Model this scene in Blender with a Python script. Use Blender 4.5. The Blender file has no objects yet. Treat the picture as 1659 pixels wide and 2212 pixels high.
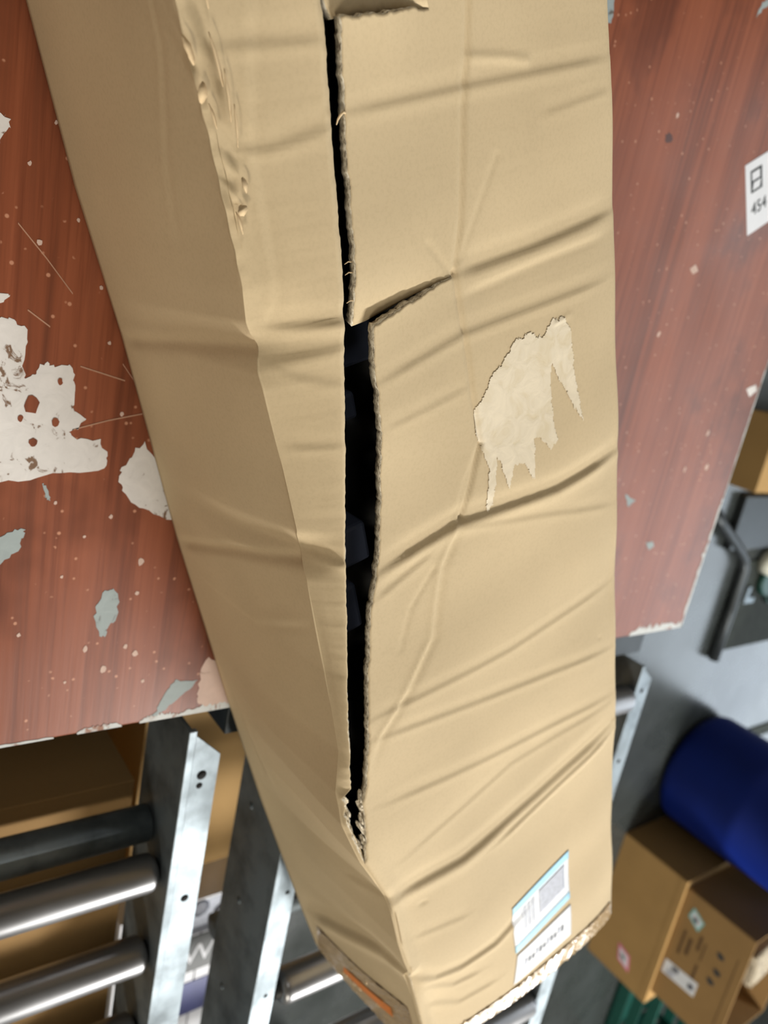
import bpy, bmesh, math, random
import numpy as np
from mathutils import Matrix, Vector

random.seed(7)
rng = np.random.default_rng(11)
scene = bpy.context.scene
COL = scene.collection

# ------------------------------------------------------------------ camera
ZT = 0.75                       # table top height; camera hangs 0.62 m above it
cam_data = bpy.data.cameras.new('camera')
cam = bpy.data.objects.new('camera', cam_data)
COL.objects.link(cam)
RIGHT = Vector((-0.1932, 0.7966, 0.5727))
UP = Vector((-0.9421, 0.0132, -0.3351))
RIGHT.normalize()
BACK = RIGHT.cross(UP).normalized()
UP = BACK.cross(RIGHT).normalized()
cam.matrix_world = Matrix(((RIGHT.x, UP.x, BACK.x, 0.0),
                           (RIGHT.y, UP.y, BACK.y, 0.0),
                           (RIGHT.z, UP.z, BACK.z, ZT + 0.62),
                           (0, 0, 0, 1)))
cam_data.sensor_width = 36.0
cam_data.lens = 1700.0 / 2212.0 * 36.0
cam_data.clip_start = 0.02
cam_data.dof.use_dof = True
cam_data.dof.focus_distance = 0.50
cam_data.dof.aperture_fstop = 6.2
scene.camera = cam

# ------------------------------------------------------------------ world and lights
world = bpy.data.worlds.new('warehouse_air')
scene.world = world
world.use_nodes = True
bg = world.node_tree.nodes['Background']
bg.inputs[0].default_value = (0.80, 0.90, 1.0, 1)
bg.inputs[1].default_value = 0.30


def area_light(name, loc, target, sx, sy, power, color):
    d = bpy.data.lights.new(name, 'AREA')
    d.shape = 'RECTANGLE'
    d.size, d.size_y = sx, sy
    d.energy = power
    d.color = color
    o = bpy.data.objects.new(name, d)
    COL.objects.link(o)
    o.location = loc
    o.rotation_euler = (Vector(target) - Vector(loc)).to_track_quat('-Z', 'Y').to_euler()
    return o


area_light('ceiling_lamp_bench', (3.6, 2.3, 3.4), (0.5, 0.7, 0.75), 1.3, 0.3, 190, (1.0, 0.985, 0.95))
area_light('ambient_fill_back', (-1.6, -1.2, 3.4), (-1.6, -1.2, 0.0), 1.2, 0.3, 14, (1.0, 0.97, 0.92))  # weak unseen fill, added for ambient light in the room
area_light('ceiling_lamp_row', (0.5, 4.7, 3.4), (0.5, 4.7, 0.0), 4.0, 0.5, 75, (0.90, 0.95, 1.0))
area_light('ambient_fill_front', (3.6, -1.3, 3.4), (3.0, -0.9, 0.0), 1.2, 0.4, 78, (1.0, 0.92, 0.78))  # warm unseen fill, added to brighten the carton's left wall
area_light('loading_door_daylight', (2.6, 7.6, 2.1), (1.0, 2.0, 0.9), 3.4, 2.6, 95, (0.78, 0.89, 1.0))

scene.view_settings.view_transform = 'Standard'
scene.view_settings.look = 'None'
scene.view_settings.gamma = 1.0
scene.view_settings.use_curve_mapping = False
scene.view_settings.exposure = 0.35


# ------------------------------------------------------------------ helpers: materials
def lin(r, g, b):
    f = lambda c: (c / 255 / 12.92) if c / 255 <= 0.04045 else ((c / 255 + 0.055) / 1.055) ** 2.4
    return (f(r), f(g), f(b), 1.0)


def new_mat(name):
    m = bpy.data.materials.new(name)
    m.use_nodes = True
    nt = m.node_tree
    return m, nt, nt.nodes['Principled BSDF']


def coords(nt, scale, kind='Object'):
    tc = nt.nodes.new('ShaderNodeTexCoord')
    mp = nt.nodes.new('ShaderNodeMapping')
    mp.inputs['Scale'].default_value = scale
    nt.links.new(tc.outputs[kind], mp.inputs['Vector'])
    return mp.outputs['Vector']


def noise(nt, vec, scale, detail=4, rough=0.55, dist=0.0):
    n = nt.nodes.new('ShaderNodeTexNoise')
    n.inputs['Scale'].default_value = scale
    n.inputs['Detail'].default_value = detail
    n.inputs['Roughness'].default_value = rough
    n.inputs['Distortion'].default_value = dist
    nt.links.new(vec, n.inputs['Vector'])
    return n.outputs['Fac']


def ramp(nt, fac, stops):
    r = nt.nodes.new('ShaderNodeValToRGB')
    els = r.color_ramp.elements
    while len(els) < len(stops):
        els.new(0.5)
    for e, (p, c) in zip(els, stops):
        e.position = p
        e.color = c
    nt.links.new(fac, r.inputs['Fac'])
    return r.outputs['Color']


def mix(nt, fac, a, b, mode='MIX'):
    n = nt.nodes.new('ShaderNodeMix')
    n.data_type = 'RGBA'
    n.blend_type = mode
    for sock, val in ((n.inputs['Factor'], fac), (n.inputs['A'], a), (n.inputs['B'], b)):
        pass
    ins = {'f': n.inputs[0], 'a': n.inputs[6], 'b': n.inputs[7]}
    for k, val in (('f', fac), ('a', a), ('b', b)):
        if hasattr(val, 'is_linked') or isinstance(val, bpy.types.NodeSocket):
            nt.links.new(val, ins[k])
        else:
            ins[k].default_value = val
    return n.outputs[2]


def bump(nt, bsdf, height, strength, dist):
    b = nt.nodes.new('ShaderNodeBump')
    b.inputs['Strength'].default_value = strength
    b.inputs['Distance'].default_value = dist
    nt.links.new(height, b.inputs['Height'])
    nt.links.new(b.outputs['Normal'], bsdf.inputs['Normal'])
    return b


def plain(name, col, rough=0.6, metal=0.0, var=0.12, scale=30.0, bumpd=0.0, spec=0.5):
    m, nt, b = new_mat(name)
    v = coords(nt, (1, 1, 1))
    f = noise(nt, v, scale)
    lo = tuple(c * (1 - var) for c in col[:3]) + (1,)
    hi = tuple(min(1, c * (1 + var)) for c in col[:3]) + (1,)
    nt.links.new(ramp(nt, f, [(0.3, lo), (0.7, hi)]), b.inputs['Base Color'])
    b.inputs['Roughness'].default_value = rough
    b.inputs['Metallic'].default_value = metal
    b.inputs['Specular IOR Level'].default_value = spec
    if bumpd:
        bump(nt, b, f, 0.6, bumpd)
    return m


def cardboard(name, col, flute_axis=(1, 0, 0), rough=0.82):
    m, nt, b = new_mat(name)
    v = coords(nt, (1, 1, 1))
    big = noise(nt, v, 6.0, 3)
    fine = noise(nt, v, 420.0, 3, 0.6)
    lo = tuple(c * 0.92 for c in col[:3]) + (1,)
    hi = tuple(min(1, c * 1.06) for c in col[:3]) + (1,)
    base = ramp(nt, big, [(0.3, lo), (0.7, hi)])
    spk = ramp(nt, fine, [(0.3, (0.94, 0.935, 0.925, 1)), (0.55, (1, 1, 1, 1))])
    nt.links.new(mix(nt, 1.0, base, spk, 'MULTIPLY'), b.inputs['Base Color'])
    b.inputs['Roughness'].default_value = rough
    b.inputs['Specular IOR Level'].default_value = 0.25
    v2 = coords(nt, tuple(140.0 if a else 1.5 for a in flute_axis))
    fl = noise(nt, v2, 1.0, 2)
    add = nt.nodes.new('ShaderNodeMath')
    add.operation = 'ADD'
    mul = nt.nodes.new('ShaderNodeMath')
    mul.operation = 'MULTIPLY'
    mul.inputs[1].default_value = 0.10
    nt.links.new(fine, mul.inputs[0])
    nt.links.new(fl, add.inputs[0])
    nt.links.new(mul.outputs[0], add.inputs[1])
    bump(nt, b, add.outputs[0], 0.25, 0.0005)
    return m


def flute_edge(name):
    m, nt, b = new_mat(name)
    v = coords(nt, (240, 240, 500))
    f = noise(nt, v, 1.0, 3, 0.7)
    nt.links.new(ramp(nt, f, [(0.35, lin(112, 98, 82)), (0.47, lin(196, 182, 156)), (0.62, lin(236, 226, 204))]), b.inputs['Base Color'])
    b.inputs['Roughness'].default_value = 0.9
    return m


def wood_board(name):
    m, nt, b = new_mat(name)
    v = coords(nt, (1.1, 26, 1))
    g1 = noise(nt, v, 1.0, 6, 0.62, 0.6)
    v2 = coords(nt, (5, 170, 1))
    g2 = noise(nt, v2, 1.0, 4, 0.6)
    v3 = coords(nt, (1, 1, 1))
    blot = noise(nt, v3, 5.0, 4, 0.6)
    c1 = ramp(nt, g1, [(0.25, lin(98, 54, 36)), (0.45, lin(132, 72, 46)), (0.6, lin(146, 82, 54)), (0.8, lin(112, 62, 42))])
    c2 = ramp(nt, g2, [(0.28, (0.62, 0.56, 0.54, 1)), (0.5, (1, 1, 1, 1))])
    c3 = ramp(nt, blot, [(0.34, (0.55, 0.54, 0.58, 1)), (0.46, (1, 1, 1, 1)), (0.75, (1.0, 0.98, 0.96, 1))])
    a = mix(nt, 0.85, c1, c2, 'MULTIPLY')
    a = mix(nt, 0.8, a, c3, 'MULTIPLY')
    # small paint specks and hairline scratches
    sp = nt.nodes.new('ShaderNodeTexVoronoi')
    sp.inputs['Scale'].default_value = 95.0
    nt.links.new(v3, sp.inputs['Vector'])
    spk = ramp(nt, sp.outputs['Distance'], [(0.10, (1, 1, 1, 1)), (0.17, (0, 0, 0, 1))])
    gate = ramp(nt, noise(nt, v3, 60.0, 2), [(0.50, (0, 0, 0, 1)), (0.56, (0.75, 0.75, 0.75, 1))])
    k = mix(nt, 1.0, spk, gate, 'MULTIPLY')
    a = mix(nt, k, a, lin(205, 150, 120))
    nt.links.new(a, b.inputs['Base Color'])
    rr = ramp(nt, blot, [(0.3, (0.30, 0.30, 0.30, 1)), (0.7, (0.42, 0.42, 0.42, 1))])
    nt.links.new(rr, b.inputs['Roughness'])
    b.inputs['Specular IOR Level'].default_value = 0.42
    bump(nt, b, g2, 0.15, 0.0008)
    return m


def chipped(name, col, speck, lo=0.33, hi=0.40):
    m, nt, b = new_mat(name)
    v = coords(nt, (1, 1, 1))
    f = noise(nt, v, 70.0, 5, 0.6, 0.8)
    nt.links.new(ramp(nt, f, [(lo, speck), (hi, col), (0.75, tuple(min(1, c * 1.12) for c in col[:3]) + (1,))]), b.inputs['Base Color'])
    b.inputs['Roughness'].default_value = 0.75
    bump(nt, b, f, 0.5, 0.001)
    return m


def metal(name, col, rough, smear=0.25):
    m, nt, b = new_mat(name)
    v = coords(nt, (1, 1, 1))
    f = noise(nt, v, 22.0, 5, 0.6)
    lo = tuple(c * (1 - smear) for c in col[:3]) + (1,)
    nt.links.new(ramp(nt, f, [(0.32, lo), (0.55, col)]), b.inputs['Base Color'])
    b.inputs['Metallic'].default_value = 0.8
    f2 = noise(nt, v, 9.0, 4)
    nt.links.new(ramp(nt, f2, [(0.3, (rough * 0.8,) * 3 + (1,)), (0.7, (rough * 1.3,) * 3 + (1,))]), b.inputs['Roughness'])
    return m


def concrete(name):
    m, nt, b = new_mat(name)
    v = coords(nt, (1, 1, 1))
    f = noise(nt, v, 3.0, 6, 0.6)
    g = noise(nt, v, 40.0, 4, 0.6)
    c = ramp(nt, f, [(0.3, lin(48, 52, 50)), (0.7, lin(66, 70, 70))])
    c = mix(nt, 0.5, c, ramp(nt, g, [(0.3, (0.7, 0.7, 0.7, 1)), (0.6, (1, 1, 1, 1))]), 'MULTIPLY')
    nt.links.new(c, b.inputs['Base Color'])
    nt.links.new(ramp(nt, f, [(0.3, (0.22,) * 3 + (1,)), (0.7, (0.34,) * 3 + (1,))]), b.inputs['Roughness'])
    return m


M = {}
M['box'] = cardboard('kraft_cardboard', lin(204, 183, 147))
M['edge'] = flute_edge('cut_cardboard_edge')
M['torn'] = chipped('torn_paper_layer', lin(220, 206, 180), lin(212, 195, 162), 0.30, 0.5)
M['flake'] = plain('torn_kraft_flake', lin(214, 188, 148), 0.9)
M['wood'] = wood_board('red_brown_veneer')
M['bare_white'] = chipped('bare_white_core', lin(214, 210, 206), lin(120, 92, 70), 0.34, 0.385)
M['bare_grey'] = chipped('bare_grey_filler', lin(150, 160, 160), lin(98, 96, 90))
M['bare_pink'] = chipped('bare_pinkish_core', lin(198, 172, 158), lin(150, 120, 105), 0.25, 0.35)
M['edge_white'] = chipped('worn_board_edge', lin(196, 198, 196), lin(150, 110, 92), 0.36, 0.44)
M['under'] = plain('board_underside', lin(90, 66, 50), 0.8)
M['alu'] = metal('dull_aluminium', lin(142, 152, 158), 0.55, 0.42)
M['roller'] = metal('zinc_roller', lin(146, 146, 148), 0.34, 0.08)
M['dark_steel'] = plain('dark_steel', lin(52, 56, 58), 0.45, 0.6)
M['hole'] = plain('dark_hole', lin(14, 14, 14), 0.9)
M['cap'] = plain('black_bearing_cap', lin(26, 26, 26), 0.5)
M['floor'] = concrete('polished_concrete')
M['wall'] = plain('wall_paint', lin(165, 158, 142), 0.9, 0, 0.05, 4)
M['sticker_white'] = plain('white_sticker_paper', lin(226, 228, 232), 0.55, 0, 0.03)
M['sticker_blue'] = plain('light_blue_print', lin(160, 214, 240), 0.55, 0, 0.03)
M['print_grey'] = plain('grey_print', lin(176, 180, 192), 0.6, 0, 0.15, 200)
M['print_dark'] = plain('dark_print', lin(92, 94, 104), 0.6, 0, 0.2, 200)
M['ink'] = plain('black_ink', lin(50, 54, 56), 0.6, 0, 0.1)
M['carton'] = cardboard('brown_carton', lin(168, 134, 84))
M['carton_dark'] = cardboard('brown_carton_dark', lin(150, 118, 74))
M['carton_ink'] = plain('brown_carton_ink', lin(92, 66, 36), 0.8)
M['teal'] = plain('teal_sticker', lin(120, 190, 188), 0.5, 0, 0.05)
M['pink'] = plain('pink_sticker', lin(232, 120, 160), 0.5, 0, 0.05)
M['blue'] = plain('blue_plastic', lin(10, 36, 120), 0.5, 0, 0.08, 8, 0, 0.3)
M['green'] = plain('dark_green_plastic', lin(12, 70, 60), 0.5)
M['mat'] = plain('dark_matte', lin(50, 54, 48), 0.8, 0, 0.2, 25, 0, 0.25)
M['black'] = plain('black_film', lin(9, 9, 11), 0.6, 0, 0.3, 40, 0.003)
M['navy'] = plain('bluish_black_plastic', lin(58, 64, 80), 0.4)
M['foam'] = chipped('white_foam', lin(158, 146, 124), lin(112, 100, 80), 0.35, 0.5)
M['white_print'] = plain('white_carton_paper', lin(206, 206, 210), 0.5, 0, 0.04)
M['print_black'] = plain('black_carton_print', lin(40, 44, 42), 0.5)
M['print_blue'] = plain('blue_carton_print', lin(34, 44, 110), 0.5)
M['cream'] = plain('cream_plastic', lin(225, 225, 210), 0.45, 0, 0.05)
M['orange'] = plain('orange_mark', lin(226, 130, 40), 0.4, 0, 0.12, 60)


def tape_mat():
    m, nt, b = new_mat('clear_packing_tape')
    v = coords(nt, (1, 1, 1))
    f = noise(nt, v, 9.0, 2)
    nt.links.new(ramp(nt, f, [(0.35, lin(168, 138, 94)), (0.65, lin(206, 178, 136))]), b.inputs['Base Color'])
    b.inputs['Roughness'].default_value = 0.3
    b.inputs['Coat Weight'].default_value = 0.5
    b.inputs['Coat Roughness'].default_value = 0.05
    g = noise(nt, v, 130.0, 2, 0.5, 0.4)
    bump(nt, b, g, 1.0, 0.0022)
    return m


M['tape'] = tape_mat()
M['glint_bead'] = plain('glint_bead_film', lin(205, 180, 140), 0.08, 0.1, 0.05)


# ------------------------------------------------------------------ helpers: objects
def link(o, parent=None):
    COL.objects.link(o)
    if parent:
        o.parent = parent
    return o


def mesh_obj(name, verts, faces, mats, parent=None, smooth=False, loc=None):
    me = bpy.data.meshes.new(name)
    me.from_pydata([tuple(map(float, v)) for v in verts], [], [tuple(map(int, f)) for f in faces])
    for mt in (mats if isinstance(mats, (list, tuple)) else [mats]):
        me.materials.append(M[mt] if isinstance(mt, str) else mt)
    if smooth:
        me.polygons.foreach_set('use_smooth', [True] * len(me.polygons))
    me.update()
    o = bpy.data.objects.new(name, me)
    if loc:
        o.location = loc
    return link(o, parent)


def bm_obj(name, bm, mats, parent=None, smooth=False, loc=None):
    bmesh.ops.recalc_face_normals(bm, faces=bm.faces)
    me = bpy.data.meshes.new(name)
    bm.to_mesh(me)
    bm.free()
    for mt in (mats if isinstance(mats, (list, tuple)) else [mats]):
        me.materials.append(M[mt])
    if smooth:
        me.polygons.foreach_set('use_smooth', [True] * len(me.polygons))
    o = bpy.data.objects.new(name, me)
    if loc:
        o.location = loc
    return link(o, parent)


def box_bm(bm, x0, x1, y0, y1, z0, z1, bev=0.0):
    r = bmesh.ops.create_cube(bm, size=1.0)
    for v in r['verts']:
        v.co = Vector((x0 + (v.co.x + 0.5) * (x1 - x0), y0 + (v.co.y + 0.5) * (y1 - y0), z0 + (v.co.z + 0.5) * (z1 - z0)))
    if bev:
        es = list({e for v in r['verts'] for e in v.link_edges})
        bmesh.ops.bevel(bm, geom=es, offset=bev, segments=2, affect='EDGES', profile=0.5)
    return bm


def box(name, x0, x1, y0, y1, z0, z1, mat, parent=None, bev=0.0):
    return bm_obj(name, box_bm(bmesh.new(), x0, x1, y0, y1, z0, z1, bev), mat, parent)


def lathe(name, prof, mat, parent=None, loc=(0, 0, 0), axis='Z', n=40):
    """prof: list of (radius, height)"""
    vs, fs = [], []
    for r, h in prof:
        for k in range(n):
            a = 2 * math.pi * k / n
            p = (r * math.cos(a), r * math.sin(a), h)
            if axis == 'Y':
                p = (p[0], p[2], p[1])
            vs.append(p)
    for i in range(len(prof) - 1):
        for k in range(n):
            k2 = (k + 1) % n
            f = (i * n + k, i * n + k2, (i + 1) * n + k2, (i + 1) * n + k)
            fs.append(f if axis == 'Z' else f[::-1])
    fs.append(tuple(range(n))[::-1] if axis == 'Z' else tuple(range(n)))
    e = (len(prof) - 1) * n
    fs.append(tuple(range(e, e + n)) if axis == 'Z' else tuple(range(e, e + n))[::-1])
    return mesh_obj(name, vs, fs, mat, parent, True, loc)


def tube(name, pts, r, mat, parent=None, n=10):
    pts = [Vector(p) for p in pts]
    vs, fs = [], []
    up = Vector((0, 0, 1))
    for i, p in enumerate(pts):
        d = (pts[min(i + 1, len(pts) - 1)] - pts[max(i - 1, 0)]).normalized()
        a = d.cross(up)
        if a.length < 0.05:
            a = d.cross(Vector((0, 1, 0)))
        a.normalize()
        b = d.cross(a)
        rr = r[i] if isinstance(r, (list, tuple)) else r
        for k in range(n):
            t = 2 * math.pi * k / n
            vs.append(p + a * rr * math.cos(t) + b * rr * math.sin(t))
    for i in range(len(pts) - 1):
        for k in range(n):
            k2 = (k + 1) % n
            fs.append((i * n + k, i * n + k2, (i + 1) * n + k2, (i + 1) * n + k))
    fs.append(tuple(range(n))[::-1])
    fs.append(tuple(range((len(pts) - 1) * n, len(pts) * n)))
    return mesh_obj(name, vs, fs, mat, parent, True)


def slab(name, poly, z0, z1, mat, parent=None, jitter=0.0, sub=1):
    """a flat piece with the outline poly (x, y), from z0 up to z1"""
    pts = []
    for i, p in enumerate(poly):
        q = poly[(i + 1) % len(poly)]
        for s in range(sub):
            t = s / sub
            j = jitter if s else jitter * 0.4
            pts.append((p[0] * (1 - t) + q[0] * t + random.uniform(-j, j), p[1] * (1 - t) + q[1] * t + random.uniform(-j, j)))
    area = sum(pts[i][0] * pts[(i + 1) % len(pts)][1] - pts[(i + 1) % len(pts)][0] * pts[i][1] for i in range(len(pts)))
    if area < 0:
        pts.reverse()
    n = len(pts)
    vs = [(x, y, z0) for x, y in pts] + [(x, y, z1) for x, y in pts]
    fs = [tuple(range(n))[::-1], tuple(range(n, 2 * n))]
    fs += [(i, (i + 1) % n, n + (i + 1) % n, n + i) for i in range(n)]
    return mesh_obj(name, vs, fs, mat, parent)


def empty(name, loc=(0, 0, 0), rz=0.0):
    o = bpy.data.objects.new(name, None)
    o.empty_display_size = 0.05
    o.location = loc
    o.rotation_euler = (0, 0, rz)
    return link(o)


def tag(o, label=None, cat=None, group=None, kind=None):
    if label:
        o['label'] = label
    if cat:
        o['category'] = cat
    if group:
        o['group'] = group
    if kind:
        o['kind'] = kind
    return o


def smoothstep(a, b, x):
    t = np.clip((x - a) / (b - a), 0, 1)
    return t * t * (3 - 2 * t)


# ------------------------------------------------------------------ the setting
bm = bmesh.new()
box_bm(bm, -4.0, 8.0, -4.0, 8.0, -0.05, 0.0)
tag(bm_obj('floor', bm, 'floor'), 'dark grey polished concrete warehouse floor', None, None, 'structure')
for nm, b in (('wall_left', (-4.1, 8.1, -4.1, -4.0)), ('wall_right', (-4.1, 8.1, 8.0, 8.1)), ('wall_near', (-4.1, -4.0, -4.0, 8.0)), ('wall_far', (8.0, 8.1, -4.0, 8.0))):
    tag(box(nm, *b, -0.05, 3.6, 'wall'), 'plain off-white painted warehouse wall', None, None, 'structure')
tag(box('ceiling', -4.1, 8.1, -4.1, 8.1, 3.6, 3.7, 'wall'), 'plain pale warehouse ceiling', None, None, 'structure')

# ------------------------------------------------------------------ the table
table = tag(empty('wooden_table', (0, 0, 0)), 'red-brown veneered table with chipped worn surface under the long carton', 'table')
TX, TY = 0.435, 1.16
tb = box('tabletop', -0.95, TX, -0.45, TY, ZT - 0.022, ZT, 'wood', table, 0.0015)
CH = ZT + 0.0003
chips = {
    'w0': ('bare_white', [(0.077, 0.085), (0.077, 0.122), (0.076, 0.131), (0.08, 0.139), (0.091, 0.142), (0.109, 0.139), (0.117, 0.141), (0.115, 0.148), (0.106, 0.151), (0.105, 0.157), (0.108, 0.162), (0.105, 0.172), (0.112, 0.176), (0.124, 0.178), (0.137, 0.177), (0.146, 0.188), (0.155, 0.183), (0.157, 0.176), (0.163, 0.182), (0.162, 0.2), (0.175, 0.207), (0.186, 0.206), (0.19, 0.179), (0.194, 0.155), (0.199, 0.129), (0.20, 0.085)]),
    'w1': ('bare_white', [(0.193, 0.218), (0.185, 0.22), (0.171, 0.229), (0.162, 0.236), (0.184, 0.252), (0.205, 0.263), (0.235, 0.275), (0.226, 0.251), (0.217, 0.234), (0.205, 0.222)]),
    'w2': ('bare_white', [(-0.056, 0.09), (-0.056, 0.115), (-0.055, 0.12), (-0.049, 0.121), (-0.038, 0.116), (-0.035, 0.09)]),
    'w3': ('bare_white', [(0.059, 0.1), (0.059, 0.127), (0.061, 0.127), (0.066, 0.122), (0.066, 0.1)]),
    'g0': ('bare_grey', [(0.243, 0.10), (0.243, 0.131), (0.237, 0.141), (0.238, 0.149), (0.245, 0.147), (0.255, 0.145), (0.261, 0.139), (0.267, 0.133), (0.27, 0.10)]),
    'g1': ('bare_grey', [(0.309, 0.21), (0.295, 0.216), (0.294, 0.224), (0.307, 0.23), (0.325, 0.229), (0.331, 0.222), (0.34, 0.221), (0.338, 0.216), (0.32, 0.21)]),
    'g2': ('bare_grey', [(0.401, 0.287), (0.394, 0.293), (0.398, 0.315), (0.405, 0.311), (0.416, 0.296), (0.427, 0.283), (0.4335, 0.276), (0.4335, 0.266), (0.425, 0.278), (0.413, 0.281)]),
    'p0': ('bare_pink', [(0.414, 0.317), (0.391, 0.317), (0.374, 0.323), (0.385, 0.34), (0.4335, 0.365), (0.4335, 0.332), (0.425, 0.32)]),
    'g3': ('bare_grey', [(-0.304, 0.63), (-0.307, 0.656), (-0.295, 0.660), (-0.287, 0.660), (-0.285, 0.64)]),
    'g4': ('bare_grey', [(-0.41, 0.905), (-0.391, 0.904), (-0.385, 0.894), (-0.368, 0.891), (-0.381, 0.902), (-0.40, 0.915)]),
    'g5': ('bare_grey', [(0.207, 0.907), (0.216, 0.934), (0.226, 0.922)]),
    'g6': ('bare_grey', [(0.281, 0.990), (0.28, 1.006), (0.288, 1.012), (0.293, 1.002)]),
    'g7': ('bare_white', [(0.044, 1.124), (0.036, 1.146), (0.045, 1.154), (0.055, 1.139)]),
    'g8': ('bare_pink', [(-0.091, 0.905), (-0.097, 0.914), (-0.091, 0.923), (-0.085, 0.913)]),
    'g9': ('bare_grey', [(0.199, 0.159), (0.201, 0.162), (0.211, 0.166), (0.214, 0.166), (0.211, 0.162)]),
}
for k, (mt, poly) in chips.items():
    slab('bare_patch', poly, ZT - 0.001, CH, mt, tb, 0.0016 if len(poly) > 5 else 0.0008, 4)
for x, y, r in ((0.115, 1.06, 0.006), (0.17, 1.03, 0.005), (0.165, 1.085, 0.007), (0.36, 0.25, 0.004), (0.35, 0.205, 0.004), (0.372, 0.222, 0.005), (0.27, 0.245, 0.005), (-0.24, 0.80, 0.004), (0.352, 0.24, 0.003), (0.02, 0.145, 0.003), (0.045, 0.19, 0.0022), (-0.03, 0.135, 0.0022), (-0.06, 0.15, 0.002), (0.085, 0.2, 0.0022), (0.14, 0.215, 0.0025), (0.215, 0.17, 0.0022), (0.228, 0.215, 0.0025), (0.245, 0.195, 0.002), (0.28, 0.18, 0.0022), (0.33, 0.15, 0.0025), (0.38, 0.19, 0.002), (0.39, 0.26, 0.0025), (0.0, 0.17, 0.002), (-0.02, 0.115, 0.0025), (-0.005, 0.88, 0.005), (0.30, 0.245, 0.003)):
    a0 = random.random() * 6
    slab('paint_speck', [(x + r * random.uniform(.5, 1) * math.cos(a0 + a), y + 0.8 * r * random.uniform(.5, 1) * math.sin(a0 + a)) for a in np.linspace(0, 5.4, 7)], ZT - 0.001, CH, 'bare_pink', tb)
# islands of veneer left standing in the big bare patch
for x, y, r in ((0.137, 0.147, 0.0075), (0.150, 0.165, 0.004), (0.166, 0.150, 0.004), (0.118, 0.166, 0.0028), (0.148, 0.140, 0.003)):
    slab('veneer_island', [(x + r * random.uniform(.7, 1.1) * math.cos(a), y + 0.75 * r * random.uniform(.7, 1.1) * math.sin(a)) for a in np.linspace(0, 5.6, 10)], ZT - 0.001, CH + 0.0004, 'wood', tb)
# long scratches
M['scratch'] = plain('pale_scratch', lin(176, 134, 108), 0.6)
for pts in ([(0.155, 0.178), (0.146, 0.205), (0.138, 0.235)], [(0.10, 0.212), (0.112, 0.222), (0.118, 0.236)], [(0.01, 0.13), (0.03, 0.15), (0.052, 0.17)], [(0.068, 0.14), (0.078, 0.156)], [(0.105, 0.18), (0.113, 0.215)]):
    n = len(pts)
    poly = [(p[0] - 0.0005, p[1]) for p in pts] + [(p[0] + 0.0006, p[1]) for p in pts[::-1]]
    slab('scratch', poly, ZT - 0.001, CH, 'scratch', tb)
# dark stain rings and burns
M['stain'] = plain('dark_stain', lin(88, 60, 56), 0.45, 0, 0.2, 30)
for cx, cy, rx, ry in ((-0.215, 0.795, 0.006, 0.008),):
    slab('stain', [(cx + rx * random.uniform(.6, 1.1) * math.cos(a), cy + ry * random.uniform(.6, 1.1) * math.sin(a)) for a in np.linspace(0, 5.9, 16)], ZT - 0.001, ZT + 0.00012, 'stain', tb, 0.001, 2)


def edge_strip(p, q, w0, w1, nrm):
    """worn white edge along p->q; nrm points into the board"""
    n = 26
    a, b = [], []
    for i in range(n + 1):
        t = i / n
        x, y = p[0] + (q[0] - p[0]) * t, p[1] + (q[1] - p[1]) * t
        w = random.uniform(w0, w1) * (0.3 + 0.7 * math.sin(math.pi * t) ** 0.5)
        a.append((x - nrm[0] * 0.0006, y - nrm[1] * 0.0006))
        b.append((x + nrm[0] * w, y + nrm[1] * w))
    slab('worn_edge', a + b[::-1], ZT - 0.012, CH + 0.0001, 'edge_white', tb)


edge_strip((TX, 0.10), (TX, 0.185), 0.0015, 0.003, (-1, 0))
edge_strip((TX, 0.205), (TX, 0.245), 0.003, 0.006, (-1, 0))
edge_strip((TX, 0.262), (TX, 0.30), 0.003, 0.008, (-1, 0))
edge_strip((TX, 0.30), (TX, 0.37), 0.004, 0.009, (-1, 0))
edge_strip((TX, 1.02), (TX, TY), 0.006, 0.018, (-1, 0))
edge_strip((0.20, TY), (TX, TY), 0.003, 0.009, (0, -1))
edge_strip((-0.05, TY), (0.20, TY), 0.001, 0.003, (0, -1))
for lx in (-0.88, 0.33):
    for ly in (-0.38, 1.06):
        box('leg', lx, lx + 0.05, ly, ly + 0.05, 0.0, ZT - 0.0722, 'dark_steel', table, 0.003)
for ly in (-0.38, 1.06):
    box('apron', -0.88, 0.38, ly, ly + 0.05, ZT - 0.072, ZT - 0.022, 'dark_steel', table, 0.003)

# sticker on the table
stk = tag(empty('paper_sticker', (-0.199, 0.999, ZT)), 'white paper sticker with black print on the tabletop right of the carton', 'sticker')
sa = math.atan2(0.048, 0.071)          # its short edge runs along this direction
stk.rotation_euler[2] = sa
slab('paper', [(-0.045, -0.022), (0.045, -0.022), (0.045, 0.05), (-0.045, 0.05)], 0.0, 0.0006, 'sticker_white', stk)


def text_piece(name, s, size, mat, parent, loc, rz=0.0, rx=0.0, ry=0.0, ext=0.0002):
    cu = bpy.data.curves.new(name, 'FONT')
    cu.body = s
    cu.size = size
    cu.extrude = ext
    cu.align_x = 'CENTER'
    cu.align_y = 'CENTER'
    tmp = bpy.data.objects.new('tmp_text', cu)
    COL.objects.link(tmp)
    bpy.context.view_layer.update()
    me = bpy.data.meshes.new_from_object(tmp.evaluated_get(bpy.context.evaluated_depsgraph_get()))
    bpy.data.objects.remove(tmp)
    me.materials.clear()
    me.materials.append(M[mat])
    o = bpy.data.objects.new(name, me)
    o.location = loc
    o.rotation_euler = (rx, ry, rz)
    return link(o, parent)


# ------------------------------------------------------------------ the long carton
YAW = 0.4096
bx = tag(empty('long_carton', (0, 0, ZT), YAW), 'long dented kraft cardboard box slit open along its top, lying across the table', 'box')
TOP = 0.22
U0, U1 = -0.24, 0.957


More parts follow.
